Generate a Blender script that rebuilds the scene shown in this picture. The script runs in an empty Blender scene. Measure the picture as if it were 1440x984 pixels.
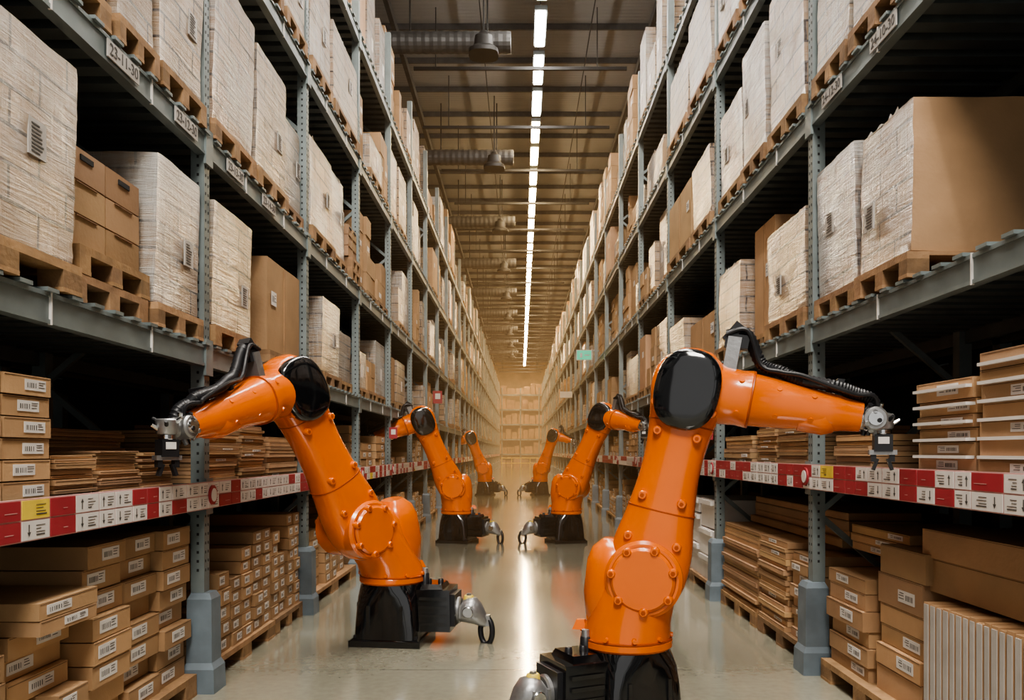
import bpy, math, random
from mathutils import Vector, Matrix, noise
random.seed(11)
R=random.random
def U(a,b): return a+(b-a)*random.random()
V=Vector
scene=bpy.context.scene
COL=scene.collection
try: scene.view_settings.look='AgX - Medium High Contrast'
except Exception as ex: print(ex)
# ------------------------------------------------------------ materials
class NT:
    def __init__(s,name):
        s.m=bpy.data.materials.new(name); s.m.use_nodes=True
        s.t=s.m.node_tree; s.b=s.t.nodes['Principled BSDF']
    def n(s,typ,**kw):
        nd=s.t.nodes.new(typ)
        for k,v in kw.items():
            if k in nd.inputs.keys(): nd.inputs[k].default_value=v
            else: setattr(nd,k,v)
        return nd
    def l(s,a,b): s.t.links.new(a,b)
def mat(name,col,rough=.5,metal=0.,nscale=6.,namt=.15,bump=0.,bscale=40.,tint=False,coat=0.,emit=None,stretch=(1,1,1),rvar=0.):
    t=NT(name); b=t.b
    b.inputs['Roughness'].default_value=rough; b.inputs['Metallic'].default_value=metal
    b.inputs['Coat Weight'].default_value=coat
    b.inputs['Coat Roughness'].default_value=.06
    tc=t.n('ShaderNodeTexCoord'); mp=t.n('ShaderNodeMapping'); mp.inputs['Scale'].default_value=stretch
    t.l(tc.outputs['Object'],mp.inputs[0])
    ns=t.n('ShaderNodeTexNoise',Scale=nscale,Detail=4.); t.l(mp.outputs[0],ns.inputs['Vector'])
    mr=t.n('ShaderNodeMapRange'); mr.inputs['To Min'].default_value=1-namt; mr.inputs['To Max'].default_value=1+namt
    mr.inputs['From Min'].default_value=.3; mr.inputs['From Max'].default_value=.7
    t.l(ns.outputs['Fac'],mr.inputs['Value'])
    mx=t.n('ShaderNodeMix',data_type='RGBA',blend_type='MULTIPLY'); mx.inputs[0].default_value=1
    mx.inputs[6].default_value=(*col,1)
    t.l(mr.outputs[0],mx.inputs[7]); out=mx.outputs[2]
    if tint:
        at=t.n('ShaderNodeAttribute',attribute_name='tint')
        m2=t.n('ShaderNodeMix',data_type='RGBA',blend_type='MULTIPLY'); m2.inputs[0].default_value=1
        t.l(out,m2.inputs[6]); t.l(at.outputs['Color'],m2.inputs[7]); out=m2.outputs[2]
    t.l(out,b.inputs['Base Color'])
    if rvar:
        r2=t.n('ShaderNodeMapRange'); r2.inputs['To Min'].default_value=rough-rvar; r2.inputs['To Max'].default_value=rough+rvar
        t.l(ns.outputs['Fac'],r2.inputs['Value']); t.l(r2.outputs[0],b.inputs['Roughness'])
    if bump:
        n2=t.n('ShaderNodeTexNoise',Scale=bscale,Detail=3.); t.l(mp.outputs[0],n2.inputs['Vector'])
        bp=t.n('ShaderNodeBump',Strength=bump,Distance=.02); t.l(n2.outputs['Fac'],bp.inputs['Height']); t.l(bp.outputs[0],b.inputs['Normal'])
    if emit:
        b.inputs['Emission Color'].default_value=(*emit[0],1); b.inputs['Emission Strength'].default_value=emit[1]
    return t.m
def wrapmat(name,white,lo,hi):
    """stretch film over cartons: carton rows with seams, streaky grey film"""
    t=NT(name); b=t.b
    tc=t.n('ShaderNodeTexCoord'); sp=t.n('ShaderNodeSeparateXYZ'); t.l(tc.outputs['Object'],sp.inputs[0])
    ad=t.n('ShaderNodeMath',operation='ADD'); t.l(sp.outputs[0],ad.inputs[0]); t.l(sp.outputs[1],ad.inputs[1])
    cb=t.n('ShaderNodeCombineXYZ'); t.l(ad.outputs[0],cb.inputs[0]); t.l(sp.outputs[2],cb.inputs[1])
    br=t.n('ShaderNodeTexBrick',Scale=1.0); t.l(cb.outputs[0],br.inputs['Vector'])
    br.inputs['Brick Width'].default_value=.42; br.inputs['Row Height'].default_value=.155; br.inputs['Mortar Size'].default_value=.009
    br.inputs['Color1'].default_value=(.42,.28,.165,1); br.inputs['Color2'].default_value=(.29,.19,.11,1); br.inputs['Mortar'].default_value=(.05,.03,.02,1)
    at=t.n('ShaderNodeAttribute',attribute_name='tint')
    m2=t.n('ShaderNodeMix',data_type='RGBA',blend_type='MULTIPLY'); m2.inputs[0].default_value=1
    t.l(br.outputs['Color'],m2.inputs[6]); t.l(at.outputs['Color'],m2.inputs[7])
    mp=t.n('ShaderNodeMapping'); mp.inputs['Scale'].default_value=(1.6,20,1); mp.inputs['Rotation'].default_value=(0,0,.10); t.l(cb.outputs[0],mp.inputs[0])
    ns=t.n('ShaderNodeTexNoise',Scale=1.8,Detail=7.,Roughness=.7,Distortion=.8); t.l(mp.outputs[0],ns.inputs['Vector'])
    mp2=t.n('ShaderNodeMapping'); mp2.inputs['Scale'].default_value=(9,1.6,1); mp2.inputs['Rotation'].default_value=(0,0,.35); t.l(cb.outputs[0],mp2.inputs[0])
    ns2=t.n('ShaderNodeTexNoise',Scale=1.5,Detail=5.,Roughness=.6,Distortion=1.2); t.l(mp2.outputs[0],ns2.inputs['Vector'])
    nb=t.n('ShaderNodeTexNoise',Scale=1.3,Detail=2.); t.l(tc.outputs['Object'],nb.inputs['Vector'])
    a1=t.n('ShaderNodeMath',operation='MULTIPLY_ADD'); t.l(nb.outputs[0],a1.inputs[0]); a1.inputs[1].default_value=1.3; t.l(ns.outputs[0],a1.inputs[2])
    a2=t.n('ShaderNodeMath',operation='MULTIPLY_ADD'); t.l(ns2.outputs[0],a2.inputs[0]); a2.inputs[1].default_value=.6; t.l(a1.outputs[0],a2.inputs[2])
    mr=t.n('ShaderNodeMapRange'); mr.inputs['From Min'].default_value=1.28; mr.inputs['From Max'].default_value=1.68
    mr.inputs['To Min'].default_value=lo; mr.inputs['To Max'].default_value=hi; t.l(a2.outputs[0],mr.inputs['Value'])
    mx=t.n('ShaderNodeMix',data_type='RGBA'); t.l(mr.outputs[0],mx.inputs[0]); t.l(m2.outputs[2],mx.inputs[6]); mx.inputs[7].default_value=(*white,1)
    t.l(mx.outputs[2],b.inputs['Base Color'])
    b.inputs['Roughness'].default_value=.3; b.inputs['Coat Weight'].default_value=.8; b.inputs['Coat Roughness'].default_value=.14
    bp=t.n('ShaderNodeBump',Strength=.9,Distance=.022); t.l(a2.outputs[0],bp.inputs['Height']); t.l(bp.outputs[0],b.inputs['Normal']); t.l(bp.outputs[0],b.inputs['Coat Normal'])
    return t.m
def floormat():
    t=NT('polished_concrete'); b=t.b
    tc=t.n('ShaderNodeTexCoord')
    n1=t.n('ShaderNodeTexNoise',Scale=.6,Detail=6.,Roughness=.6); n2=t.n('ShaderNodeTexNoise',Scale=18.,Detail=5.)
    t.l(tc.outputs['Object'],n1.inputs['Vector']); t.l(tc.outputs['Object'],n2.inputs['Vector'])
    cr=t.n('ShaderNodeValToRGB'); cr.color_ramp.elements[0].position=.3; cr.color_ramp.elements[1].position=.72
    cr.color_ramp.elements[0].color=(.21,.205,.155,1); cr.color_ramp.elements[1].color=(.35,.335,.26,1)
    a=t.n('ShaderNodeMath',operation='MULTIPLY_ADD'); t.l(n2.outputs[0],a.inputs[0]); a.inputs[1].default_value=.35
    m=t.n('ShaderNodeMath',operation='MULTIPLY'); t.l(n1.outputs[0],m.inputs[0]); m.inputs[1].default_value=.65; t.l(m.outputs[0],a.inputs[2])
    t.l(a.outputs[0],cr.inputs[0])
    # slab joints
    sp=t.n('ShaderNodeSeparateXYZ'); t.l(tc.outputs['Object'],sp.inputs[0])
    fr=t.n('ShaderNodeMath',operation='PINGPONG'); t.l(sp.outputs[1],fr.inputs[0]); fr.inputs[1].default_value=3.
    lt=t.n('ShaderNodeMath',operation='LESS_THAN'); t.l(fr.outputs[0],lt.inputs[0]); lt.inputs[1].default_value=.006
    mx=t.n('ShaderNodeMix',data_type='RGBA'); t.l(lt.outputs[0],mx.inputs[0]); t.l(cr.outputs[0],mx.inputs[6]); mx.inputs[7].default_value=(.12,.12,.1,1)
    t.l(mx.outputs[2],b.inputs['Base Color'])
    r=t.n('ShaderNodeMapRange'); r.inputs['To Min'].default_value=.05; r.inputs['To Max'].default_value=.22; t.l(n1.outputs[0],r.inputs['Value']); t.l(r.outputs[0],b.inputs['Roughness'])
    b.inputs['Coat Weight'].default_value=.8; b.inputs['Coat Roughness'].default_value=.10
    bp=t.n('ShaderNodeBump',Strength=.03,Distance=.02); t.l(n2.outputs[0],bp.inputs['Height']); t.l(bp.outputs[0],b.inputs['Normal'])
    return t.m
def ceilmat():
    t=NT('ceiling_sheet'); b=t.b
    tc=t.n('ShaderNodeTexCoord'); w=t.n('ShaderNodeTexWave',Scale=2.2,bands_direction='Y'); t.l(tc.outputs['Object'],w.inputs['Vector'])
    n=t.n('ShaderNodeTexNoise',Scale=.5,Detail=4.); t.l(tc.outputs['Object'],n.inputs['Vector'])
    cr=t.n('ShaderNodeValToRGB'); cr.color_ramp.elements[0].color=(.24,.245,.245,1); cr.color_ramp.elements[1].color=(.36,.365,.365,1)
    t.l(n.outputs[0],cr.inputs[0]); t.l(cr.outputs[0],b.inputs['Base Color']); b.inputs['Roughness'].default_value=.7
    bp=t.n('ShaderNodeBump',Strength=.2,Distance=.03); t.l(w.outputs[0],bp.inputs['Height']); t.l(bp.outputs[0],b.inputs['Normal'])
    return t.m
M={}
M['card']=mat('cardboard',(.44,.27,.145),.65,nscale=3,namt=.12,bump=.1,tint=True)
M['cdark']=mat('cardboard_edge',(.22,.13,.07),.8,tint=True)
M['wrapL']=wrapmat('stretch_film_pale',(.52,.50,.47),.10,.95)
M['wrapB']=wrapmat('stretch_film_brown',(.50,.46,.41),.0,.55)
M['wood']=mat('pallet_wood',(.34,.20,.10),.75,nscale=9,namt=.25,bump=.2,tint=True)
M['steel']=mat('galvanised_steel',(.20,.235,.235),.45,metal=.35,nscale=5,namt=.15,rvar=.1)
M['steeld']=mat('dark_steel_deck',(.12,.135,.135),.55,metal=.4)
M['guard']=mat('post_guard_blue_grey',(.16,.20,.23),.5,metal=.1)
M['hole']=mat('hole_dark',(.02,.02,.02),.8)
M['white']=mat('label_white',(.66,.62,.58),.5,namt=.04)
M['ink']=mat('label_ink',(.07,.065,.06),.6)
M['red']=mat('label_red',(.33,.03,.04),.5,namt=.08)
M['pink']=mat('label_pale_pink',(.52,.30,.28),.5,namt=.05)
M['yellow']=mat('label_yellow',(.7,.52,.08),.45)
M['green']=mat('sign_green',(.02,.42,.25),.4,emit=((.05,.6,.35),.6))
M['orange']=mat('robot_orange_paint',(.74,.145,.004),.24,nscale=3,namt=.04,coat=.55)
M['oranged']=mat('robot_orange_recess',(.36,.06,.003),.4)
M['black']=mat('robot_black_gloss',(.006,.006,.007),.10,coat=1.,namt=.1)
M['rubber']=mat('rubber_black',(.015,.015,.017),.4)
M['alu']=mat('cast_aluminium',(.36,.36,.36),.38,metal=.8,nscale=20,namt=.1,bump=.1)
M['chrome']=mat('chrome',(.7,.7,.7),.15,metal=1.)
M['wallm']=mat('dark_warehouse_wall',(.12,.12,.12),.8,nscale=1.2)
M['endwall']=mat('end_wall_panels',(.42,.30,.17),.7,nscale=1.2)
M['duct']=mat('duct_sheet_metal',(.10,.10,.10),.5,metal=.4)
M['dark']=mat('dark_fixture',(.02,.02,.02),.5)
M['lamp']=mat('tube_lamp_cool',(1,1,1),.5,emit=((1.,.94,.86),85.))
M['lampw']=mat('tube_lamp_warm',(1,1,1),.5,emit=((1.,.74,.42),150.))
M['floor']=floormat(); M['ceil']=ceilmat()
M['pinkw']=mat('panel_edge_grey',(.42,.39,.36),.5,namt=.1)
MI={k:i for i,k in enumerate(M)}
# ------------------------------------------------------------ mesh accumulator
class MB:
    def __init__(s): s.v=[];s.f=[];s.m=[];s.c=[];s.sm=[]
    def faces(s,vs,fs,m,c=(1,1,1),smooth=False):
        o=len(s.v); s.v.extend([tuple(p) for p in vs])
        for f in fs: s.f.append(tuple(i+o for i in f)); s.m.append(m); s.c.append(c); s.sm.append(smooth)
    def box(s,x0,x1,y0,y1,z0,z1,m,c=(1,1,1)):
        if x0>x1:x0,x1=x1,x0
        vs=[(x0,y0,z0),(x1,y0,z0),(x1,y1,z0),(x0,y1,z0),(x0,y0,z1),(x1,y0,z1),(x1,y1,z1),(x0,y1,z1)]
        s.faces(vs,[(0,3,2,1),(4,5,6,7),(0,1,5,4),(1,2,6,5),(2,3,7,6),(3,0,4,7)],m,c)
    def obox(s,cen,ax,ay,az,hx,hy,hz,m,c=(1,1,1),taper=1.):
        vs=[]
        for sz in(-1,1):
            k=taper if sz>0 else 1
            for sx,sy in((-1,-1),(1,-1),(1,1),(-1,1)): vs.append(cen+ax*hx*sx*k+ay*hy*sy*k+az*hz*sz)
        s.faces(vs,[(0,3,2,1),(4,5,6,7),(0,1,5,4),(1,2,6,5),(2,3,7,6),(3,0,4,7)],m,c)
    def loft(s,rings,m,c=(1,1,1),cap=True,smooth=True,closed=False):
        n=len(rings[0]); vs=[p for r in rings for p in r]; fs=[]
        L=len(rings)
        for i in range(L if closed else L-1):
            a=i*n;b=((i+1)%L)*n
            for j in range(n):
                k=(j+1)%n; fs.append((a+j,a+k,b+k,b+j))
        if cap and not closed: fs.append(tuple(range(n))[::-1]); fs.append(tuple((L-1)*n+j for j in range(n)))
        s.faces(vs,fs,m,c,smooth)
    def obj(s,name,parent=None,off=None,mats=None):
        me=bpy.data.meshes.new(name); me.from_pydata(s.v,[],s.f)
        used=sorted(set(s.m)); keys=list(M.keys()); rem={}
        for i,u in enumerate(used): me.materials.append(M[keys[u]]); rem[u]=i
        me.polygons.foreach_set('material_index',[rem[i] for i in s.m])
        me.polygons.foreach_set('use_smooth',s.sm)
        ca=me.color_attributes.new('tint','FLOAT_COLOR','CORNER'); d=[]
        for f,c in zip(s.f,s.c): d.extend((c[0],c[1],c[2],1.)*len(f))
        ca.data.foreach_set('color',d)
        if any(s.sm): me.set_sharp_from_angle(angle=math.radians(42))
        me.update()
        o=bpy.data.objects.new(name,me); COL.objects.link(o)
        if parent: o.parent=parent; o.matrix_parent_inverse=Matrix.Translation(-parent.location)
        return o
def sring(c,u,v,a,b,n=2.,seg=28):
    out=[]
    for i in range(seg):
        t=2*math.pi*i/seg; ct,st=math.cos(t),math.sin(t)
        out.append(c+u*(a*math.copysign(abs(ct)**(2/n),ct))+v*(b*math.copysign(abs(st)**(2/n),st)))
    return out
def basis(d):
    d=d.normalized(); r=V((0,0,1)) if abs(d.z)<.9 else V((1,0,0))
    u=d.cross(r).normalized(); return u,d.cross(u).normalized()
def cyl(mb,p0,p1,r0,r1,m,seg=24,bev=.0,c=(1,1,1)):
    d=(p1-p0); u,v=basis(d); dn=d.normalized()
    if bev: rr=[(p0,r0-bev),(p0+dn*bev,r0),(p1-dn*bev,r1),(p1,r1-bev)]
    else: rr=[(p0,r0),(p1,r1)]
    mb.loft([sring(p,u,v,r,r,2,seg) for p,r in rr],m,c)
def tube(mb,pts,rad,m,seg=12,rib=0.,sub=10):
    # catmull-rom
    P=[pts[0]]+list(pts)+[pts[-1]]; out=[]
    for i in range(1,len(P)-2):
        for j in range(sub):
            t=j/sub; a,b,c,d=P[i-1],P[i],P[i+1],P[i+2]
            out.append(.5*((2*b)+(c-a)*t+(2*a-5*b+4*c-d)*t*t+(3*b-a-3*c+d)*t*t*t))
    out.append(P[-2]); rings=[]; pu=None
    for i,p in enumerate(out):
        d=(out[min(i+1,len(out)-1)]-out[max(i-1,0)]).normalized()
        if pu is None: pu,_=basis(d)
        u=(pu-d*pu.dot(d)).normalized(); v=d.cross(u); pu=u
        r=rad*(1+(rib if i%2 else 0)); rings.append(sring(p,u,v,r,r,2,seg))
    mb.loft(rings,m)
# ------------------------------------------------------------ layout constants
XF=2.11
POST={-1:[5.5+2.6*i for i in range(-2,31)],1:[5.95+2.9*i for i in range(-2,28)]}
LV={-1:[1.31,2.24,3.65,5.35,7.0],1:[1.42,2.45,4.02,5.65,7.2]}
YE=84.; DEP=1.15
def X(s,u): return s*(XF+u)
def rb(mb,s,u0,u1,y0,y1,z0,z1,m,c=(1,1,1)): mb.box(X(s,u0),X(s,u1),y0,y1,z0,z1,MI[m],c)
def tc(lo=.75,hi=1.15,w=0):
    k=U(lo,hi); return (k,k*U(.96,1.03),k*U(.92,1.06)+w)
# ------------------------------------------------------------ room shell
b=MB(); b.box(-6,6,-8,92,-.1,0,MI['floor']); b.obj('floor')
b=MB(); b.box(-6,6,-8,92,11.6,11.8,MI['ceil']); b.obj('ceiling')
b=MB(); b.box(-6.2,-5.9,-8,92,0,11.6,MI['wallm']); b.obj('wall_left')
b=MB(); b.box(5.9,6.2,-8,92,0,11.6,MI['wallm']); b.obj('wall_right')
b=MB(); b.box(-5.9,5.9,91.5,91.9,0,11.6,MI['endwall']); b.obj('wall_back')
# roof purlins
b=MB(); y=-4.
while y<90:
    b.box(-5.9,5.9,y,y+.05,11.46,11.6,MI['duct']); y+=1.65
b.box(-2.9,-2.8,-6,90,11.1,11.3,MI['duct']); b.box(2.9,3.0,-6,90,11.1,11.3,MI['duct'])
b.box(-.9,-.88,-6,90,11.3,11.35,MI['dark']); b.box(1.6,1.62,-6,90,11.3,11.35,MI['dark'])
b.obj('ceiling_purlins')
b=MB(); y=18.2; i=0
while y<88:
    b.box(-2.2-U(0,.4),2.2+U(0,.3),y,y+.06,10.1,10.17,MI['dark']); 
    for xx in(-1.9,1.7): b.box(xx,xx+.02,y+.02,y+.05,10.17,11.5,MI['dark'])
    y+=3.3
b.obj('ceiling_sprinkler_pipes')
# ducts and pendant heaters
for i in range(9):
    y=16.9+6.6*i
    b=MB(); rings=[]; n=30
    for j in range(n+1):
        xx=-2.7+2.5*j/n; r=.21*(1+(.05 if j%2 else 0)); rings.append(sring(V((xx,y,10.05)),V((0,1,0)),V((0,0,1)),r,r,2,18))
    b.loft(rings,MI['duct'],smooth=False)
    for xx in(-2.3,-.7): b.box(xx,xx+.03,y-.02,y+.02,10.2,11.6,MI['dark'])
    b.obj('ventilation_duct')
    b=MB(); c=V((-.74,y-.5,9.9))
    rings=[sring(c+V((0,0,h)),V((1,0,0)),V((0,1,0)),r,r,3,16) for h,r in((.12,.07),(.05,.1),(0,.18),(-.2,.2),(-.28,.3),(-.36,.3))]
    b.loft(rings,MI['dark']); b.box(-.755,-.725,y-.52,y-.48,10.,11.6,MI['dark']); b.obj('pendant_unit_heater')
# tube lamps
b=MB(); xL=.43; y=-4.; k=0
while y<88:
    b.box(xL-.1,xL+.1,y,y+1.42,10.78,10.82,MI['lamp' if y<22 else 'lampw']); b.box(xL-.13,xL+.13,y-.05,y+1.47,10.82,10.92,MI['steeld'])
    b.box(xL-.01,xL+.01,y+.7,y+.72,10.92,11.6,MI['steeld']); y+=1.92
b.obj('ceiling_tube_light_row')
# ------------------------------------------------------------ racks
def rack(s):
    b=MB(); posts=[p for p in POST[s] if p<YE]; yr0,yr1=posts[0],posts[-1]; H=8.4
    for y in posts:
        det=y<16
        for u in ((0,.09),(DEP-.09,DEP),(DEP+.2,DEP+.29),(2*DEP+.1,2*DEP+.2)):
            rb(b,s,u[0],u[1],y-.045,y+.045,0,H,'steel')
        # frame bracing
        z=.25; k=0
        while z<H-1:
            p0=V((X(s,.05),y,z if k%2 else z+.9)); p1=V((X(s,DEP-.05),y,z+.9 if k%2 else z))
            d=(p1-p0).normalized(); b.obox((p0+p1)/2,d,V((0,1,0)),d.cross(V((0,1,0))),(p1-p0).length/2,.02,.02,MI['steel']); z+=.9;k+=1
        if det:
            z=.8
            while z<6:
                for o in(-.022,.022):
                    rb(b,s,-.002,.001,y+o-.005,y+o+.005,z,z+.018,'hole')
                # holes on camera side of the post
                rb(b,s,.035,.05,y-.047,y-.044,z,z+.018,'hole'); z+=.06
            # base plate + label disc
            rb(b,s,-.04,.13,y-.09,y+.09,0,.012,'steel')
        # post guard : flared shoe
        c=V((X(s,.02),y,0)); e=V((s,0,0)); f=V((0,1,0))
        rings=[[c+e*ee*k+f*ff*k+V((0,0,z)) for ee,ff in((-.10,-.1),(.1,-.1),(.1,.1),(-.1,.1))] for z,k in((0,1.1),(.16,1.05),(.2,.85),(.62,.82),(.66,.62))]
        if s<0: rings=[r[::-1] for r in rings]
        b.loft(rings,MI['guard'],smooth=False)
        for z in LV[s]:   # beam connectors
            rb(b,s,-.02,.0,y-.06,y+.06,z-.13,z+.11,'steel')
    for li,z in enumerate(LV[s]):
        hb=.07
        rb(b,s,-.005,.05,yr0,yr1,z-hb,z+hb,'steel'); rb(b,s,-.012,-.005,yr0,yr1,z+hb-.02,z+hb,'steel'); rb(b,s,-.012,-.005,yr0,yr1,z-hb,z-hb+.02,'steel')
        rb(b,s,DEP-.05,DEP,yr0,yr1,z-hb,z+hb,'steeld'); rb(b,s,DEP+.2,DEP+.25,yr0,yr1,z-hb,z+hb,'steeld'); rb(b,s,2*DEP+.1,2*DEP+.15,yr0,yr1,z-hb,z+hb,'steeld')
        y=yr0+.1
        while y<yr1:
            st=.2 if y<22 else .6
            rb(b,s,.05,DEP,y,y+st*.55,z+.02,z+hb-.005,'steeld')
            if li>0 and y<22: rb(b,s,-.03,.08,y,y+st*.45,z+hb-.0,z+hb+.018,'steel'); 
            y+=st
        rb(b,s,.05,2*DEP,yr0,yr1,z+hb-.006,z+hb,'steeld')
        if li>0:   # cable ties on the beams
            for y in [p+q for p in posts[:6] for q in(.75,1.75)]:
                rb(b,s,-.016,.0,y,y+.01,z-hb-.004,z+hb+.004,'white')
    b.obj('pallet_rack')
rack(-1); rack(1)
# ------------------------------------------------------------ price label strips
def strip(s):
    b=MB(); z0=LV[s][0]-.09; z1=z0+.18; posts=POST[s]
    rb(b,s,-.03,-.012,posts[0],posts[-1] if posts[-1]<YE else YE,z0,z1,'pink'); 
    y=posts[0]
    while y<60:
        far=y>16; w=U(.14,.26)*(2 if far else 1)
        rr=R()<.2
        for k in(0,1):
            r=R(); m='white' if r<.74 else ('red' if r<.985 else 'yellow')
            if rr: m='red'
            a=z0+.006+k*.088; c=a+.08
            rb(b,s,-.034,-.03,y+.006,y+w-.006,a,c,m)
            if not far:
                ink='ink' if m!='red' else 'pink'
                # arrow
                yc=y+w*.25; zc=(a+c)/2; up=1 if k else -1; xx=X(s,-.0352); 
                tri=[(xx,yc-.013,zc+up*.006),(xx,yc+.013,zc+up*.006),(xx,yc,zc+up*.026)]
                if m=='white':
                    b.faces(tri,[(0,1,2)],MI['ink']); rb(b,s,-.0355,-.034,yc-.003,yc+.003,zc-.026,zc+.01,'ink') if up>0 else rb(b,s,-.0355,-.034,yc-.003,yc+.003,zc-.01,zc+.026,'ink')
                for q in range(4):
                    if m=='red' and q!=1: continue
                    rb(b,s,-.0352,-.034,y+w*.5,y+w*U(.65,.9),a+.016+q*.014,a+.019+q*.014+(.003 if q==0 else 0),ink)
        y+=w
    for y in [p for p in posts if p<20]:
        c=V((X(s,-.035),y,z0+.09)); cyl(b,c,c-V((s*.012,0,0)),.065,.065,MI['red'],20); c2=c-V((s*.013,0,0)); cyl(b,c2,c2-V((s*.004,0,0)),.045,.045,MI['white'],20)
    b.obj('price_label_strip')
strip(-1); strip(1)
# ------------------------------------------------------------ goods helpers
def label(b,s,u,y0,y1,z0,z1,rich=True):
    rb(b,s,u-.003,u,y0,y1,z0,z1,'white')
    if rich:
        w=y1-y0;h=z1-z0; y=y0+w*.1
        while y<y0+w*.55:
            k=U(.002,.006); rb(b,s,u-.0042,u-.003,y,y+k,z0+h*.25,z0+h*.7,'ink'); y+=k+U(.006,.014)
        for q in(.3,.55,.75): rb(b,s,u-.0042,u-.003,y0+w*.64,y0+w*U(.8,.95),z0+h*q,z0+h*(q+.06),'ink')
def carton(b,s,u0,u1,y0,y1,z0,z1,lab=True,col=None,rich=True,m='card'):
    col=col or tc(); rb(b,s,u0,u1,y0,y1,z0,z1,m,col)
    h=z1-z0;w=y1-y0
    if rich:  # tape seam on top and face
        rb(b,s,u0-.0015,u0,y0+w*.02,y1-w*.02,z1-.008,z1-.005,'cdark',(.8,.8,.8))
    if lab and w>.15:
        lw=min(.2,w*.45); yy=y0+w*U(.1,.45); lh=min(.07,h*.55)
        label(b,s,u0,yy,yy+lw,z0+h*.25,z0+h*.25+lh,rich)
def grid(b,s,u0,u1,y0,y1,z0,z1,ny,nz,lab=1.,rich=True,jit=.02,base=None,m='card',full=False):
    dy=(y1-y0)/ny; dz=(z1-z0)/nz
    for i in range(ny):
        top=nz if (R()<.6 or full) else max(1,nz-random.randint(0,2))
        cc=U(.8,1.1)
        for k in range(top):
            j=U(0,jit); c=cc*U(.85,1.1)
            carton(b,s,u0+j,u1,y0+i*dy+.005,y0+(i+1)*dy-.008,z0+k*dz,z0+(k+1)*dz-.006,R()<lab,base or (c,c,c*.97),rich,m)
def flat(b,s,u0,u1,y0,y1,z0,z1,th,jit=.05,lab=.3,rich=True,m='card'):
    z=z0
    while z<z1:
        t=th*U(.7,1.2); c=tc(.75,1.2)
        a=u0+U(0,jit); yy0=y0+U(0,jit*.7); yy1=y1-U(0,jit*.7)
        carton(b,s,a,u1,yy0,yy1,z,z+t-.004,R()<lab,c,rich,m); z+=t
def pallet(b,s,u0,u1,y0,y1,z,full=True):
    c=tc(.6,1.1); w=y1-y0
    rb(b,s,u0,u1,y0,y1,z+.118,z+.14,'wood',c)
    for q in(0,.43,.86):
        for uu in ((u0,u0+.12),((u0+u1)/2-.06,(u0+u1)/2+.06),(u1-.12,u1)) if full else ((u0,u0+.3),):
            rb(b,s,uu[0],uu[1],y0+w*q,y0+w*(q+.14),z+.02,z+.1,'wood',tc(.5,1))
        if full: rb(b,s,u0-.002,u1,y0+w*q,y0+w*(q+.14),z,z+.02,'wood',c)
    if full:
        for uu in(u0,(u0+u1)/2-.06,u1-.12): rb(b,s,uu,uu+.12,y0,y1,z+.1,z+.118,'wood',c)
def wbox(b,s,u0,u1,y0,y1,z0,z1,m,c,amp=.014,n=14,lean=0.,endm=None):
    def P(a,bb,cc):
        p=V((X(s,u0+(u1-u0)*a),y0+(y1-y0)*bb,z0+(z1-z0)*cc))
        d=noise.noise_vector(p*3.)*amp+noise.noise_vector(V((p.x*6,p.y*6,p.z*26)))*amp*.5
        k=sum(1 for t in(a,bb,cc) if t in(0,1)); ce=V((X(s,(u0+u1)/2),(y0+y1)/2,(z0+z1)/2))
        if k>=2: p=p+(ce-p).normalized()*.35*amp*(k-1)
        p.x+=-s*lean*cc*.05
        return p+d
    for ax in range(3):
        for e in(0,1):
            vs=[];fs=[]
            for i in range(n+1):
                for j in range(n+1):
                    t=[0,0,0]; t[ax]=e; t[(ax+1)%3]=i/n; t[(ax+2)%3]=j/n; vs.append(P(*t))
            for i in range(n):
                for j in range(n):
                    q=(i*(n+1)+j,(i+1)*(n+1)+j,(i+1)*(n+1)+j+1,i*(n+1)+j+1)
                    flip=(e==0)!=(s<0)
                    fs.append(q[::-1] if flip else q)
            b.faces(vs,fs,MI[endm if (endm and ax!=0) else m],c,True)
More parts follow.
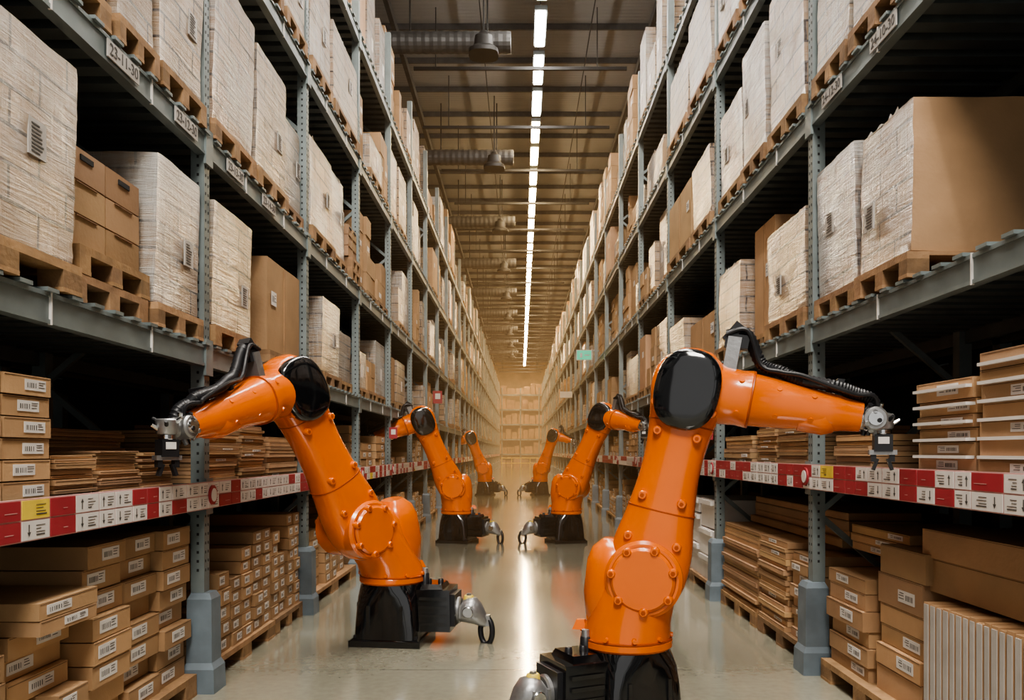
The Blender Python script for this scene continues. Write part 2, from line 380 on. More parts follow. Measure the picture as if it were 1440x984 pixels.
def nearload(s,li,y0,y1,h,typ,u0=.0,pal=.14,u1=1.1):
    b=MB(); z=LV[s][li]+.09
    pallet(b,s,u0-.03,u1,y0,y1,z); zz=z+.142
    c=tc(.8,1.1); nm='shrink_wrapped_pallet_load'
    if typ in('L','B','P'):
        wbox(b,s,u0,u1,y0+.02,y1-.02,zz,zz+h,'wrapL' if typ=='L' else 'wrapB',c,amp=.009,n=20,lean=U(-.3,.6),endm='card' if typ=='P' else None)
        if R()<.7:
            yy=y0+(y1-y0)*U(.55,.7); zc=zz+h*U(.25,.5)
            rb(b,s,u0-.014,u0-.006,yy,yy+.13,zc,zc+.16,'pinkw')
            for q in range(8): rb(b,s,u0-.016,u0-.013,yy+.02,yy+U(.07,.11),zc+.015+q*.017,zc+.022+q*.017,'ink')
        # torn film fringe on the top edge
        for q in range(9):
            yy=y0+.05+(y1-y0-.2)*R(); 
            p=V((X(s,u0+.01),yy,zz+h-.01)); w2=U(.05,.12)
            b.faces([p,p+V((0,w2,0)),p+V((s*U(.0,.03),w2*U(.3,.8),U(.015,.045)))],[(0,1,2)],MI['wrapL'],c)
    elif typ=='C':
        nm='cardboard_box_pallet_load'
        wbox(b,s,u0,u1,y0+.02,y1-.02,zz,zz+h,'card',c,amp=.003,n=6)
        rb(b,s,u0-.006,u0,(y0+y1)/2-.02,(y0+y1)/2+.02,zz+.01,zz+h-.01,'cdark',(1.6,1.6,1.5)); label(b,s,u0-.006,y0+.12,y0+.26,zz+h*.5,zz+h*.5+.12)
    elif typ=='S':
        nm='stacked_cartons_on_pallets'
        pallet(b,s,u0-.03,u1,y0+.04,y1+.02,zz); zz+=.145
        ny=2; nz=3; dy=(y1-y0)/ny; dz=h/nz
        for i in range(ny):
            for k in range(nz):
                wbox(b,s,u0+.02,u1,y0+i*dy+.006,y0+(i+1)*dy-.006,zz+k*dz,zz+(k+1)*dz-.008,'card',tc(.65,.9),amp=.0025,n=4)
                yc=y0+(i+.5)*dy
                if k==2: rb(b,s,u0+.012,u0+.02,yc-.06,yc+.06,zz+k*dz+dz*.62,zz+k*dz+dz*.78,'hole')
                else: rb(b,s,u0+.012,u0+.02,yc-.1,yc+.1,zz+k*dz+dz*.9,zz+k*dz+dz*.93,'cdark')
    b.obj(nm)
# explicit near loads  (side, level, y0,y1,h,type,u0)
NL=[(-1,1,2.75,3.88,.93,'B',.0),(-1,1,3.93,4.70,.50,'S',.06),(-1,1,4.74,5.42,.88,'L',.02),(-1,1,5.58,6.42,.86,'B',.0),(-1,1,6.5,6.85,.6,'C',.25),(-1,1,6.95,8.0,.80,'C',.05),
(-1,1,8.2,8.75,.45,'S',.2),(-1,1,8.85,9.75,.82,'L',.05),(-1,1,9.85,10.6,.6,'B',.1),
(-1,2,3.4,4.2,1.,'L',.02),(-1,2,4.25,4.72,1.05,'B',.0),(-1,2,4.76,5.42,1.05,'B',.0),(-1,2,5.58,6.45,1.05,'L',.0),(-1,2,6.5,7.35,.98,'B',.0),(-1,2,7.42,8.03,.8,'B',.05),
(-1,2,8.2,9.2,.92,'L',.0),(-1,2,9.3,10.0,.95,'L',.04),(-1,2,10.1,10.62,.4,'S',.0),
(-1,3,5.6,6.4,1.2,'L',.0),(-1,3,6.5,7.2,1.1,'C',.0),(-1,3,7.3,8.0,1.0,'B',.0),(-1,3,8.2,9.1,1.1,'L',.0),(-1,3,9.2,10.6,.9,'B',.0),
(1,1,4.4,5.1,.84,'P',.0),(1,1,5.18,5.88,.90,'L',.03),(1,1,6.08,7.05,.76,'B',.02),(1,1,7.15,7.8,1.0,'C',.12),(1,1,7.88,8.75,.78,'B',.0),
(1,1,9.0,10.4,.5,'C',.05),(1,1,10.55,11.6,.65,'B',.02),
(1,2,4.5,5.2,1.1,'B',.0),(1,2,5.25,5.85,1.1,'L',.0),(1,2,6.05,6.9,1.1,'B',.0),(1,2,7.0,7.75,1.05,'L',.0),(1,2,7.82,8.7,.85,'L',.02),(1,2,9.0,10.0,.75,'B',.0),(1,2,10.1,11.6,.75,'C',.0),
(1,3,6.05,6.9,1.15,'B',.0),(1,3,7.0,7.8,1.1,'C',.0),(1,3,7.9,8.75,1.05,'L',.0),(1,3,9.,10.2,1.0,'B',.0),(1,3,10.3,11.6,.9,'B',.0)]
for a in NL: nearload(*a[:6],u0=a[6])
# random loads for the rest
def farloads(s):
    b=MB(); P=[p for p in POST[s] if p<YE]
    for i in range(len(P)-1):
        ya,yb=P[i]+.08,P[i+1]-.08
        for li in range(1,5):
            if s<0 and li<4 and P[i]<10.5: continue
            if s>0 and li<4 and P[i]<11.6: continue
            if P[i]<3.: continue
            z=LV[s][li]+.09
            gap=(LV[s][li+1]-LV[s][li]-.3) if li<4 else 1.75
            y=ya+U(0,.1)
            while y<yb-.45:
                w=min(U(.55,1.15),yb-y)
                if yb-y-w<.4: w=yb-y
                r=R()
                if r<.08: y+=w; continue
                h=gap*U(.4,.93)-.1; u0=U(0,.15)
                det=y<32
                pallet(b,s,u0-.02,1.1,y,y+w-.05,z,full=det)
                zz=z+.142
                if r<.6:
                    m='wrapL' if R()<.5 else 'wrapB'
                    rb(b,s,u0,1.1,y+.01,y+w-.06,zz,zz+h,m,tc(.8,1.2))
                    if det: label(b,s,u0,y+w*.5,y+w*.5+.13,zz+h*.3,zz+h*.3+.18,False)
                elif r<.78: rb(b,s,u0,1.1,y+.01,y+w-.06,zz,zz+h,'card',tc(.8,1.2)); label(b,s,u0,y+w*.3,y+w*.3+.15,zz+h*.6,zz+h*.6+.1,False)
                else: grid(b,s,u0,1.1,y+.01,y+w-.06,zz,zz+h,2,max(2,int(h/.25)),.3,False)
                y+=w
    b.obj('racked_pallet_goods')
farloads(-1); farloads(1)
# ---- lower shelf + floor goods
def low(s):
    b=MB(); g=MB(); P=[p for p in POST[s] if p<YE]; zs=LV[s][0]+.072
    if s<0:
        grid(b,s,.05,.95,2.7,3.77,zs,zs+.56,3,6,1.,jit=.01,full=True)
        flat(b,s,.08,.7,3.84,4.24,zs,zs+.2,.025,.03,0.)
        flat(b,s,.45,1.1,3.84,5.3,zs,zs+.33,.022,.03,0.)
        flat(b,s,.10,.4,4.3,4.78,zs,zs+.22,.02,.04,0.); flat(b,s,.12,.4,4.83,5.3,zs,zs+.2,.02,.04,0.)
        flat(b,s,.05,.9,5.65,6.3,zs,zs+.36,.03,.04,.1); flat(b,s,.05,.9,6.36,6.95,zs,zs+.42,.03,.04,.1); flat(b,s,.05,.9,7.05,7.95,zs,zs+.33,.04,.04,.1)
        # floor
        grid(g,s,.02,.8,2.95,3.5,.14,.86,2,6,1.,jit=.12); grid(g,s,.02,.8,3.55,4.1,.14,.46,2,3,1.,jit=.08); 
        flat(g,s,-.0,.85,3.6,4.1,.78,.9,.1,.02,1.); grid(g,s,.15,.85,3.6,4.1,.46,.78,1,3,1.,jit=.05,full=True)
        grid(g,s,.05,.95,4.15,5.38,.14,1.12,3,8,.9,jit=.1,full=True)
        for a,c2,h in((5.66,6.1,.72),(6.13,6.6,.85),(6.63,7.1,.95),(7.13,7.55,.9),(7.6,8.0,1.02)): grid(g,s,.04,.9,a,c2,.14,h,2,int((h-.14)/.1),1.,jit=.03)
        for a,c2 in((2.9,4.1),(4.15,5.38),(5.66,7.1),(7.13,8.0)): pallet(g,s,.02,1.,a,c2,0)
        st=8.
    else:
        flat(b,s,.0,.9,3.0,3.78,zs,zs+.52,.085,.02,.9,m='card'); flat(b,s,.02,.9,3.84,4.4,zs,zs+.46,.085,.02,.9)
        for z in range(6):   # film edges around flat cartons
            rb(b,s,-.012,.5,3.02,3.76,zs+.075+z*.085,zs+.09+z*.085,'white'); 
            if z<5: rb(b,s,-.01,.5,3.86,4.38,zs+.075+z*.085,zs+.09+z*.085,'white')
        flat(b,s,.08,.9,5.15,5.75,zs,zs+.22,.04,.03,.3); flat(b,s,.08,.9,6.3,7.0,zs,zs+.3,.03,.03,.2); flat(b,s,.08,.9,7.05,7.6,zs,zs+.34,.03,.03,.2); flat(b,s,.05,.9,7.7,8.7,zs,zs+.25,.05,.03,.5)
        # floor : panels on edge near
        y=3.1
        while y<4.36:
            t=U(.045,.06); rb(g,s,.05,1.,y,y+t,.14,.80+U(-.01,.01),'card',(1.,.97,.93)); rb(g,s,.044,.05,y+.008,y+t-.008,.15,.79,'pinkw'); y+=t+.008
        flat(g,s,.15,1.05,3.1,4.6,.83,1.02,.17,.03,0.); 
        flat(g,s,.08,1.0,4.5,5.1,.14,.9,.16,.06,.8); flat(g,s,.04,1.0,5.14,5.8,.14,.75,.11,.06,.8); flat(g,s,.2,1.,4.9,5.8,.92,1.05,.06,.05,.8)
        flat(g,s,.04,.9,6.12,6.55,.14,.78,.09,.04,.9); flat(g,s,.02,.9,6.6,7.35,.14,.82,.045,.04,.2); flat(g,s,.02,.9,7.42,8.7,.14,.85,.04,.05,.15); flat(g,s,.3,.9,6.1,8.6,.88,1.1,.08,.08,.2)
        w=MB(); 
        for yy,z0,z1 in((9.05,.14,.42),(9.05,.43,.72),(9.05,.74,1.06),(9.75,.14,.5),(9.75,.51,.86),(9.75,.88,1.05),(10.5,.14,.6),(10.5,.62,1.)):
            rb(w,s,U(0,.06),.8,yy,yy+.65,z0,z1,'white'); rb(w,s,-.005+.0,.1,yy+.02,yy+.63,z1-.06,z1-.01,'white')
        pallet(w,s,.0,.85,9.05,11.15,0); w.obj('white_box_stack')
        for a,c2 in((3.05,4.42),(4.5,5.8),(6.12,7.35),(7.42,8.7)): pallet(g,s,.02,1.,a,c2,0)
        st=11.6
    for i in range(len(P)-1):
        if P[i]<st: continue
        ya,yb=P[i]+.1,P[i+1]-.1; y=ya; det=P[i]<22
        clear=(s<0 and (P[i]<14.4<P[i+1] or P[i]<29.6<P[i+1]))
        while y<yb-.3:
            w=min(U(.5,1.),yb-y); h=U(.2,.6) if not clear else U(.08,.18)
            if R()<.9: grid(b,s,.05+U(0,.1),.9,y,y+w-.04,zs,zs+h,2,max(1,int(h/.1)),.7,det)
            w2=w; h=U(.6,1.05)
            grid(g,s,.03+U(0,.08),.9,y,y+w-.04,.14,h,2,int(h/.12),.9,det); 
            y+=w
        pallet(g,s,.02,1.,ya,yb,0,full=det)
    # some stock in the row behind, seen through gaps
    for i in range(1,8):
        ya,yb=P[i]+.2,P[i+1]-.2
        grid(g,s,1.6,2.3,ya,yb,.0,U(.5,1.),4,4,.3,False,base=(.5,.5,.5)); grid(b,s,1.7,2.3,ya,yb,zs,zs+U(.2,.45),4,3,.6,False,base=(.9,.9,.95))
    b.obj('shelf_carton_stock'); g.obj('floor_carton_stock')
low(-1); low(1)
# far end cross rack
b=MB()
for x in(-4.,-2.,0.,2.,4.): b.box(x-.06,x+.06,88,88.1,0,8.5,MI['steel'])
for z in(1.3,2.9,4.5,6.1,7.7):
    b.box(-4,4,88,88.1,z-.08,z+.08,MI['steel']); x=-3.9
    while x<3.9:
        w=U(.5,1.); b.box(x,x+w-.08,88.1,89.2,z+.08,z+U(.7,1.3),MI['card'],tc()); x+=w
x=-3.9
while x<3.9: b.box(x,x+.7,88.1,89.2,0,U(.5,1.),MI['card'],tc()); x+=.8
b.box(-1.9,1.9,80,80.08,.95,1.05,MI['yellow']); b.box(-1.9,1.9,80,80.08,.45,.52,MI['yellow'])
for x in(-1.85,-.9,0,.9,1.8): b.box(x,x+.06,80,80.08,0,1.05,MI['yellow'])
b.obj('end_pallet_rack')
# ------------------------------------------------------------ signs
def txt(name,body,size,loc,rot,m,parent=None):
    cu=bpy.data.curves.new(name,'FONT'); cu.body=body; cu.size=size; cu.extrude=.001; cu.align_x='CENTER'; cu.align_y='CENTER'
    o=bpy.data.objects.new(name,cu); COL.objects.link(o); o.location=loc; o.rotation_euler=rot; cu.materials.append(M[m])
    if parent: o.parent=parent; o.matrix_parent_inverse=Matrix.Translation(-parent.location)
    return o
def loc_label(s,li,y,body):
    z=LV[s][li]
    e=bpy.data.objects.new('rack_location_label',None); e.location=(X(s,-.02),y,z); COL.objects.link(e)
    b=MB(); rb(b,s,-.022,-.014,y-.17,y+.17,z-.045,z+.045,'pinkw'); b.obj('card',e)
    txt('code',body,.085,(X(s,-.0235),y,z),(math.pi/2,0,math.pi/2 if s<0 else -math.pi/2),'ink',e)
for y,t in((4.31,'23-11-30'),(5.12,'23-12-30'),(6.0,'23-13-30'),(6.8,'23-14-30')): loc_label(-1,2,y,t)
for y,t in((4.72,'24-10-30'),(5.5,'24-12-30')): loc_label(1,2,y,t)
e=bpy.data.objects.new('emergency_exit_sign',None); e.location=(1.7,22,4.2); COL.objects.link(e)
b=MB(); b.box(1.5,1.92,22,22.04,4.06,4.34,MI['white']); b.box(1.52,1.9,21.99,22,4.08,4.32,MI['green']); b.box(1.6,1.66,21.985,21.99,4.13,4.25,MI['white']); b.box(1.72,1.85,21.985,21.99,4.18,4.21,MI['white']); b.box(1.9,2.12,22.01,22.03,4.3,4.33,MI['steel']);b.obj('panel',e)
def flag(s,y,z,w,h,m):
    b=MB(); x0=X(s,-.02); x1=x0-s*w; b.box(x0,x1,y,y+.01,z-h/2,z+h/2,MI[m]); b.box(x1+s*w*.2,x1+s*w*.75,y-.004,y,z-h*.15,z+h*.3,MI['white']) if m=='red' else None
    b.obj('aisle_flag_sign')
flag(-1,13.,1.9,.13,.18,'red'); flag(-1,19.5,2.9,.22,.3,'red'); flag(1,8.87,1.82,.14,.18,'red')
flag(1,33,3.9,.5,.25,'white')
# ------------------------------------------------------------ robots
def robot(B,a,S,E,W,Hd,cdir,k=1.,br=.45,brh=.3,tool=True,hose_in=False):
    """B base xy, a horizontal arm dir, S shoulder, E elbow, W wrist, Hd hand point, cdir direction of the rear connector box"""
    B=V((B[0],B[1],0)); a=V((a[0],a[1],0)).normalized(); N=V((-a.y,a.x,0))
    if N.y>0: N=-N
    S=V(S);E=V(E);W=V(W);Hd=V(Hd); Z=V((0,0,1)); c=V((cdir[0],cdir[1],0)).normalized(); cs=Z.cross(c)
    e=bpy.data.objects.new('industrial_robot_arm',None); e.location=B; COL.objects.link(e)
    O,OD,K,RB,AL,CH=[MI[q] for q in('orange','oranged','black','rubber','alu','chrome')]
    zb=.50*k
    # --- base
    b=MB()
    b.obox(B+Z*.025*k,c,cs,Z,.30*k,.29*k,.025*k,K)
    b.obox(B+Z*.058*k,c,cs,Z,.285*k,.275*k,.01*k,K,taper=.95)
    b.loft([sring(B+Z*z*k,c,cs,r*k,r*k,n,40) for z,r,n in((.06,.275,8),(.12,.272,8),(.30,.265,6),(.40,.265,4),(.46,.268,2.6),(.50,.268,2))],K)
    for q in(-1,1):
        for r in(-1,1):
            p=B+c*q*.25*k+cs*r*.24*k; cyl(b,p+Z*.05*k,p+Z*.09*k,.025*k,.022*k,RB,6)
    for q in(-.12,0,.12): b.obox(B+cs*q*k+Z*.22*k,c,cs,Z,.278*k,.012*k,.12*k,K)
    for q in(-.14,.14): b.obox(B+c*q*k+Z*.22*k,c,cs,Z,.012*k,.278*k,.12*k,K)
    b.obj('base',e)
    # --- connector box
    b=MB(); C=B+c*.38*k
    b.obox(C+Z*.29*k,c,cs,Z,.15*k,.19*k,.17*k,K,taper=.93)
    b.obox(C+Z*.475*k-c*.02*k,c,cs,Z,.10*k,.15*k,.025*k,K,taper=.8)
    b.obox(C+c*.16*k+Z*.29*k,c,cs,Z,.02*k,.15*k,.13*k,RB,taper=.95)
    for q in(-1,1):
        for r in range(4): b.obox(C+cs*q*.185*k+Z*(.18+r*.07)*k,c,cs,Z,.11*k,.012*k,.012*k,K)
    for q in(-.07,.03): cyl(b,C+c*q*k+Z*.49*k,C+c*q*k+Z*.53*k,.025*k,.022*k,RB,14,.004)
    p=C-c*.1*k-cs*.02*k+Z*.47*k; cyl(b,p,p+Z*.11*k,.04*k,.034*k,RB,14,.006); cyl(b,p+Z*.11*k,p+Z*.15*k,.028*k,.024*k,AL,12)
    b.obj('connector_box',e)
    # --- silver hose fitting and rubber hook
    b=MB(); p=C+c*.15*k+Z*.27*k
    cyl(b,p,p+c*.06*k,.11*k,.11*k,AL,24,.012*k)
    b.loft([sring(p+c*x*k+Z*z*k,cs,(Z*.9+c*.3).normalized(),r*k,r*k*1.05,2.4,24) for x,z,r in((.05,0,.09),(.09,.01,.105),(.15,.0,.105),(.20,-.03,.085),(.24,-.07,.06),(.27,-.1,.04))],AL)
    cyl(b,p+c*.12*k+Z*.08*k,p+c*.12*k+Z*.125*k,.045*k,.04*k,MI['yellow'],18,.006); cyl(b,p+c*.12*k+Z*.125*k,p+c*.12*k+Z*.14*k,.025*k,.02*k,AL,6)
    for r in(-1,1): cyl(b,p+c*.13*k+cs*r*.09*k,p+c*.13*k+cs*r*.12*k,.045*k,.045*k,CH,18,.005)
    for r in(.3,.9,1.5): b.obox(p+c*(.04+.08*r)*k+Z*.0*k,c,cs,Z,.008*k,.112*k,.05*k,AL)
    q=p+c*.27*k-Z*.17*k; tx=(cs*.75+c*.35).normalized(); 
    b.loft([sring(q+ (Z*math.cos(t)*.11+tx.cross(Z)*math.sin(t)*.06)*k,tx,(Z*math.cos(t)+tx.cross(Z)*math.sin(t)).normalized(),.024*k,.024*k,2,10) for t in [2*math.pi*i/26 for i in range(26)]],RB,closed=True)
    b.obox(p+c*.27*k-Z*.08*k,c,cs,Z,.03*k,.035*k,.045*k,AL)
    b.obj('hose_fitting',e)
    # --- rotating column
    b=MB(); Sh=V((S.x,S.y,0)); off=(Sh-B)
    rs=[]
    for z,r,n,f in((zb,.275,2,0),(zb+.015*k,.29,2,0),(zb+.05*k,.29,2,0),(zb+.06*k,.275,2,.02),(zb+.16*k,.265,2.2,.12),(zb+.27*k,.255,2.4,.35),(S.z-.06*k,.25,2.4,.6),(S.z+.06*k,.22,2.3,.6),(S.z+.14*k,.15,2.2,.5),(S.z+.18*k,.07,2,.45)):
        rs.append(sring(B+off*f+Z*z,a,N,r*k,r*k*.95,n,32))
    b.loft(rs,O)
    # rear counterweight / motor housing
    m0=B-a*.13*k+Z*(zb+.1*k); m1=B-a*.10*k+off*.3+Z*(S.z+.22*k); tt=(m1-m0).normalized(); uu=tt.cross(N).normalized()
    b.loft([sring(m0.lerp(m1,t),uu,N,r*k,r*1.1*k,2.6,24) for t,r in((0,.08),(.1,.13),(.4,.165),(.75,.165),(.9,.14),(1,.08))],O)
    # side hook on the skirt
    b.obox(B-a*.29*k+Z*(zb+.12*k),a,N,Z,.05*k,.04*k,.03*k,O,taper=.5)
    # seam
    b.loft([sring(B+Z*(zb+z*k),a,N,r*k,r*k*.97,2,36) for z,r in((.055,.285),(.057,.287),(.064,.287),(.066,.284))],OD)
    for i in range(10):
        t=2*math.pi*i/10; d=a*math.cos(t)+N*math.sin(t); p=B+d*.272*k+Z*(zb+.085*k); cyl(b,p,p+d*.02*k,.016*k,.014*k,O,8)
    b.obj('rotating_column',e)
    # --- shoulder drum
    b=MB()
    cyl(b,S-N*.24*k,S+N*.225*k,.235*k,.235*k,O,40,.02*k)
    cyl(b,S+N*.222*k,S+N*.235*k,.20*k,.195*k,OD,40); cyl(b,S+N*.225*k,S+N*.255*k,.195*k,.19*k,O,40,.012*k)
    for sd in(1,-1):
        for i in range(7):
            t=2*math.pi*(i+.3)/7; p=S+N*sd*.215*k+(a*math.cos(t)+Z*math.sin(t))*.19*k
            cyl(b,p,p+N*sd*.055*k,.03*k,.026*k,O,16,.005*k); cyl(b,p+N*sd*.05*k,p+N*sd*.058*k,.014*k,.014*k,OD,6)
    b.obj('shoulder_joint',e)
    # --- upper arm
    b=MB(); T=(E-S); Ln=T.length; T.normalize(); Nn=(N-T*N.dot(T)).normalized(); Up=Nn.cross(T).normalized()
    prof=[(-.24,.06,.09),(-.22,.13,.13),(-.15,.2,.155),(0,.245,.17),(.16*Ln/k,.245,.17),(.30*Ln/k,.215,.165),(.5*Ln/k,.185,.155),(.66*Ln/k,.18,.15),(.8*Ln/k,.195,.155),(.92*Ln/k,.22,.165),(1.*Ln/k,.235,.17),(Ln/k+.10,.225,.165),(Ln/k+.18,.175,.14),(Ln/k+.24,.10,.10),(Ln/k+.255,.03,.05)]
    pts=[]
    for i in range(len(prof)-1):
        P=[prof[max(i-1,0)],prof[i],prof[i+1],prof[min(i+2,len(prof)-1)]]
        for j in range(4):
            t=j/4; pts.append([P[1][0]*(1-t)+P[2][0]*t]+[.5*(2*P[1][q]+(P[2][q]-P[0][q])*t+(2*P[0][q]-5*P[1][q]+4*P[2][q]-P[3][q])*t*t+(3*P[1][q]-P[0][q]-3*P[2][q]+P[3][q])*t**3) for q in(1,2)])
    pts.append(list(prof[-1]))
    b.loft([sring(S+T*x*k+Nn*.03*k,Up,Nn,w*k,d*k,2.7,44) for x,w,d in pts],O)
    # seams across the link and bolt bosses
    for f,w,d in((.36,.2075,.1635),(.82,.2,.1575)):
        b.loft([sring(S+T*(Ln*f+x*k)+Nn*.03*k,Up,Nn,(w+h)*k,(d+h)*k,2.7,44) for x,h in((-.005,0),(-.004,.002),(.003,.002),(.004,0))],OD)
    for f,q in((.2,.15),(.2,-.15),(.42,.12),(.42,-.12),(.76,.12),(.76,-.12),(.9,.17),(.9,-.17)):
        p=S+T*Ln*f+Up*q*k+Nn*.15*k; cyl(b,p,p+Nn*.05*k,.03*k,.026*k,O,16,.004*k); cyl(b,p+Nn*.046*k,p+Nn*.052*k,.013*k,.013*k,OD,6)
    b.obj('upper_arm',e)
    # --- elbow covers
    b=MB()
    for sd in(1,-1):
        cc=E+Nn*.03*k+T*-.01*k
        b.loft([sring(cc+Nn*sd*h*k-T*.0*k,Up,T,w*k,l*k,2.4,40) for h,w,l in((.14,.192,.24),(.182,.195,.243),(.198,.19,.237),(.21,.172,.216),(.218,.13,.165),(.222,.05,.06))],K)
        for i in range(5):
            t=math.pi*2*(i+.5)/5; p=cc+Nn*sd*.185*k+Up*math.cos(t)*.16*k+T*math.sin(t)*.2*k
            cyl(b,p,p+Nn*sd*.025*k,.016*k,.014*k,RB,8)
    b.obj('elbow_cover',e)
    # --- forearm
    b=MB(); F=W-E; Lf=F.length; F.normalize(); Nf=(Nn-F*Nn.dot(F)).normalized(); Uf=F.cross(Nf).normalized()
    if Uf.z<0: Uf=-Uf
    pr=[(-.22,.05),(-.2,.11),(-.14,.165),(-.05,.195),(.08,.2),(.16,.195),(.20,.178)]+[(x/k*Lf,r) for x,r in((.30,.168),(.36,.175),(.38,.160),(.55,.145),(.7,.125),(.8,.115),(.86,.112),(.9,.10),(1.0,.088))]
    pr=[p for i,p in enumerate(pr) if i==0 or p[0]>pr[i-1][0]]
    b.loft([sring(E+F*x*k,Uf,Nf,r*k,r*k*.95,2.3,32) for x,r in pr],O)
    # side housing for wrist motors
    b.loft([sring(E+F*x*Lf-Uf*.04*k,Uf,Nf,r*k,r*k,2.6,20) for x,r in((.62,.05),(.66,.10),(.8,.105),(.86,.08),(.88,.03))],O)
    b.loft([sring(E+F*(Lf*.37+x*k),Uf,Nf,(.17+h)*k,(.162+h)*k,2.3,32) for x,h in((-.006,0),(-.004,.004),(.004,.004),(.006,0))],OD)
    for f,r in((.3,.17),(.52,.14),(.72,.12)):
        for t in(-.6,.6,2.4): 
            d=(Nf*math.cos(t)+Uf*math.sin(t)); p=E+F*Lf*f+d*(r-.02)*k; cyl(b,p,p+d*.03*k,.018*k,.016*k,O,10)
    b.obj('forearm',e)
    # --- wrist and gripper
    b=MB()
    cyl(b,W-F*.01*k,W+F*.05*k,.085*k,.08*k,CH,28,.008*k)
    ax=Nf; cyl(b,W+F*.07*k-ax*.085*k,W+F*.07*k+ax*.085*k,.07*k,.07*k,AL,24,.01*k); cyl(b,W+F*.07*k+ax*.08*k,W+F*.07*k+ax*.10*k,.045*k,.04*k,CH,16)
    for q in(-.05,0,.05):
        for t in(0,1.2,2.4,3.6,4.8):
            d=Uf*math.cos(t+q*9)+Nf*math.sin(t+q*9); p=W+F*(.06+q*.6)*k+d*.07*k; cyl(b,p,p+d*.035*k,.016*k,.014*k,(CH,RB,AL,RB,CH)[int(t)],8)
    b.loft([sring(W.lerp(Hd,t),Uf,Nf,r*k,r*k,2,20) for t,r in((0,.07),(.5,.062),(.8,.058),(1,.05))],AL)
    cyl(b,Hd+Z*.06*k,Hd-Z*.03*k,.065*k,.06*k,AL,24,.008)
    cyl(b,Hd-Z*.03*k,Hd-Z*.06*k,.05*k,.05*k,CH,20,.004)
    b.obox(Hd-Z*.11*k,a,N,Z,.05*k,.045*k,.05*k,RB,taper=1.); b.obox(Hd-Z*.095*k+N*.046*k,a,N,Z,.03*k,.004*k,.02*k,MI['white'])
    b.obox(Hd-Z*.165*k,a,N,Z,.075*k,.03*k,.014*k,AL)
    for q in(-1,1):
        b.obox(Hd-Z*.19*k+a*q*.05*k,a,N,Z,.014*k,.022*k,.03*k,RB)
        b.obox(Hd-Z*.235*k+a*q*.04*k,(a+Z*.35*q).normalized(),N,(Z-a*.35*q).normalized(),.009*k,.018*k,.035*k,RB)
    # small air fittings around the tool flange
    for i in range(6):
        t=i*1.05; d=a*math.cos(t)+N*math.sin(t); p=Hd+d*.052*k+Z*(.0+.02*(i%3))*k; cyl(b,p,p+(d+Z*.6)*.04*k,.013*k,.010*k,(CH,RB)[i%2],8)
    b.obj('gripper',e)
    # --- hose bracket and hose
    b=MB(); p=E+F*Lf*br+Uf*.12*k; q=p+Uf*brh*.55*k+Z*brh*.25*k
    b.obox((p+q)/2-F*.02*k,F,Nf,Uf,.04*k,.07*k,(q-p).length/2+.02,AL)
    b.obox(q,F,Nf,Uf,.07*k,.055*k,.04*k,RB); b.obox(q+Uf*.05*k-F*.03*k,(F*.6+Uf).normalized(),Nf,(Uf*.6-F).normalized(),.065*k,.045*k,.03*k,RB)
    hp=[q+Uf*.03*k-F*.07*k,q+Uf*.05*k+F*.05*k,E+F*Lf*(br+.15)+Uf*(.13+brh*.36)*k,E+F*Lf*(br+.27)+Uf*.19*k+Nf*.03*k,E+F*Lf*(br+.39)+Uf*.16*k+Nf*.05*k]
    if br<.4: hp.append(E+F*Lf*(br+.58)+Uf*.15*k+Nf*.05*k)
    hp+= [W-F*.06*k+Uf*.13*k+Nf*.03*k,W+F*.05*k+Uf*.10*k,W+F*.09*k-Nf*.05*k-Uf*.02*k]
    tube(b,hp,.034*k,RB,14,.16,14)
    hp2=[x+Nf*.06*k+Uf*(.02*math.sin(i*2.))*k for i,x in enumerate(hp)]; tube(b,hp2,.014*k,RB,8,0,8)
    for f in(.62,.85):
        pp=E+F*Lf*f; b.obox(pp+Uf*.15*k,F,Nf,Uf,.02*k,.05*k,.05*k,RB)
    b.obj('dress_pack_hose',e)
A=(-.643,-.766)
robot((-1.08,6.95),A,(-1.337,6.645,.978),(-1.75,6.15,2.07),(-2.0,4.9,1.755),(-2.04,4.72,1.73),(1,-.12),k=1.0,br=.36,brh=.24)
robot((.62,4.8),(.966,-.259),(.736,4.77,.883),(.973,4.705,1.953),(1.86,4.47,1.79),(1.965,4.44,1.75),(-.93,-.42),k=.93,br=.24,brh=.27)
robot((-1.12,14.5),(-1,-.15),(-1.22,14.45,.98),(-1.72,14.25,2.15),(-2.5,14.0,1.85),(-2.62,13.97,1.82),(1,-.3),k=1.0,br=.2,brh=.2)
robot((.80,14.5),(.8,-.45),(.92,14.42,.98),(1.45,14.2,2.2),(1.98,13.3,2.02),(2.0,13.15,2.0),(-1,-.3),k=1.0,br=.3,brh=.25)
robot((-1.30,30.1),(-1,-.1),(-1.4,30.05,.98),(-1.83,29.9,2.12),(-2.5,29.8,1.88),(-2.6,29.8,1.85),(1,-.3),k=1.0,br=.2,brh=.2)
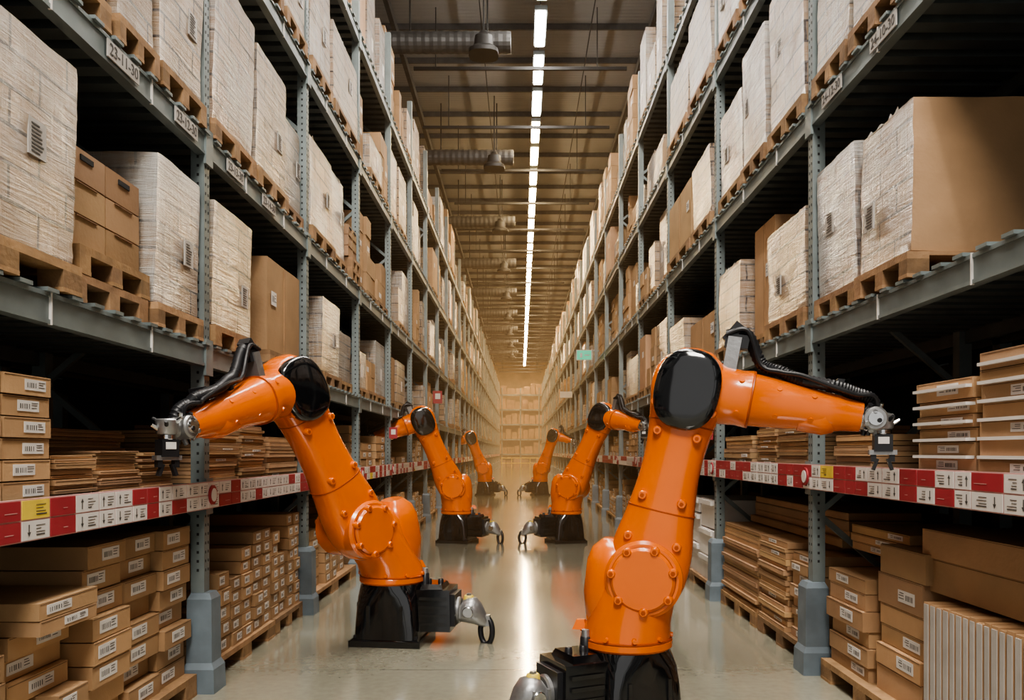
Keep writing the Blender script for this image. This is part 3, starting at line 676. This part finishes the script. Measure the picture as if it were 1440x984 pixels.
robot((.72,30.1),(1,-.3),(.82,30.05,.98),(1.22,29.9,2.2),(1.85,29.6,2.0),(1.95,29.55,1.98),(-1,-.3),k=1.0,br=.3,brh=.25)
# ------------------------------------------------------------ emissive volume adding a warm misty glow down the aisle
m=bpy.data.materials.new('glow_volume'); m.use_nodes=True; t=m.node_tree; t.nodes.clear()
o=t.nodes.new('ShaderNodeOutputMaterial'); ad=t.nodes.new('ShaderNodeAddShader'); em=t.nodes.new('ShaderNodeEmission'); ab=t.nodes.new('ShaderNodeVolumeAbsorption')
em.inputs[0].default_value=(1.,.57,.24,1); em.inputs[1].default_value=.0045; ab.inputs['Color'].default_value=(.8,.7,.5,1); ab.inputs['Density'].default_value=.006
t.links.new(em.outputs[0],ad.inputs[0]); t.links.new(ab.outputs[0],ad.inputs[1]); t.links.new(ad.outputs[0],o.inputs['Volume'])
M['hazeglow']=m; MI['hazeglow']=len(MI)
b=MB(); b.box(-2.05,2.05,9.5,79.5,.01,7.6,MI['hazeglow']); b.obj('warm_glow_volume')
# ------------------------------------------------------------ lights
def area(name,loc,rot,sx,sy,e,col):
    l=bpy.data.lights.new(name,'AREA'); l.shape='RECTANGLE'; l.size=sx; l.size_y=sy; l.energy=e; l.color=col
    o=bpy.data.objects.new(name,l); COL.objects.link(o); o.location=loc; o.rotation_euler=rot; return o
area('added_fill_light',(0,-3,9.5),(math.radians(28),0,0),3,3,1150,(1,.94,.86))  # soft fill added high behind the camera, no fixture modelled
area('added_fill_light',(0,6,11.2),(0,0,0),3,5,650,(1,.94,.86))  # extra overhead fill added above the frame, apart from the tube row
w=bpy.data.worlds.new('World'); scene.world=w; w.use_nodes=True; w.node_tree.nodes['Background'].inputs[0].default_value=(.85,.84,.82,1); w.node_tree.nodes['Background'].inputs[1].default_value=.9
# ------------------------------------------------------------ camera
cd=bpy.data.cameras.new('camera'); cam=bpy.data.objects.new('camera',cd); COL.objects.link(cam)
cam.location=(0,0,1.6); cam.rotation_euler=(math.pi/2,0,0); cd.sensor_width=36; cd.lens=28.75; cd.shift_x=-12/1440; cd.shift_y=143/1440; cd.clip_end=300
scene.camera=cam
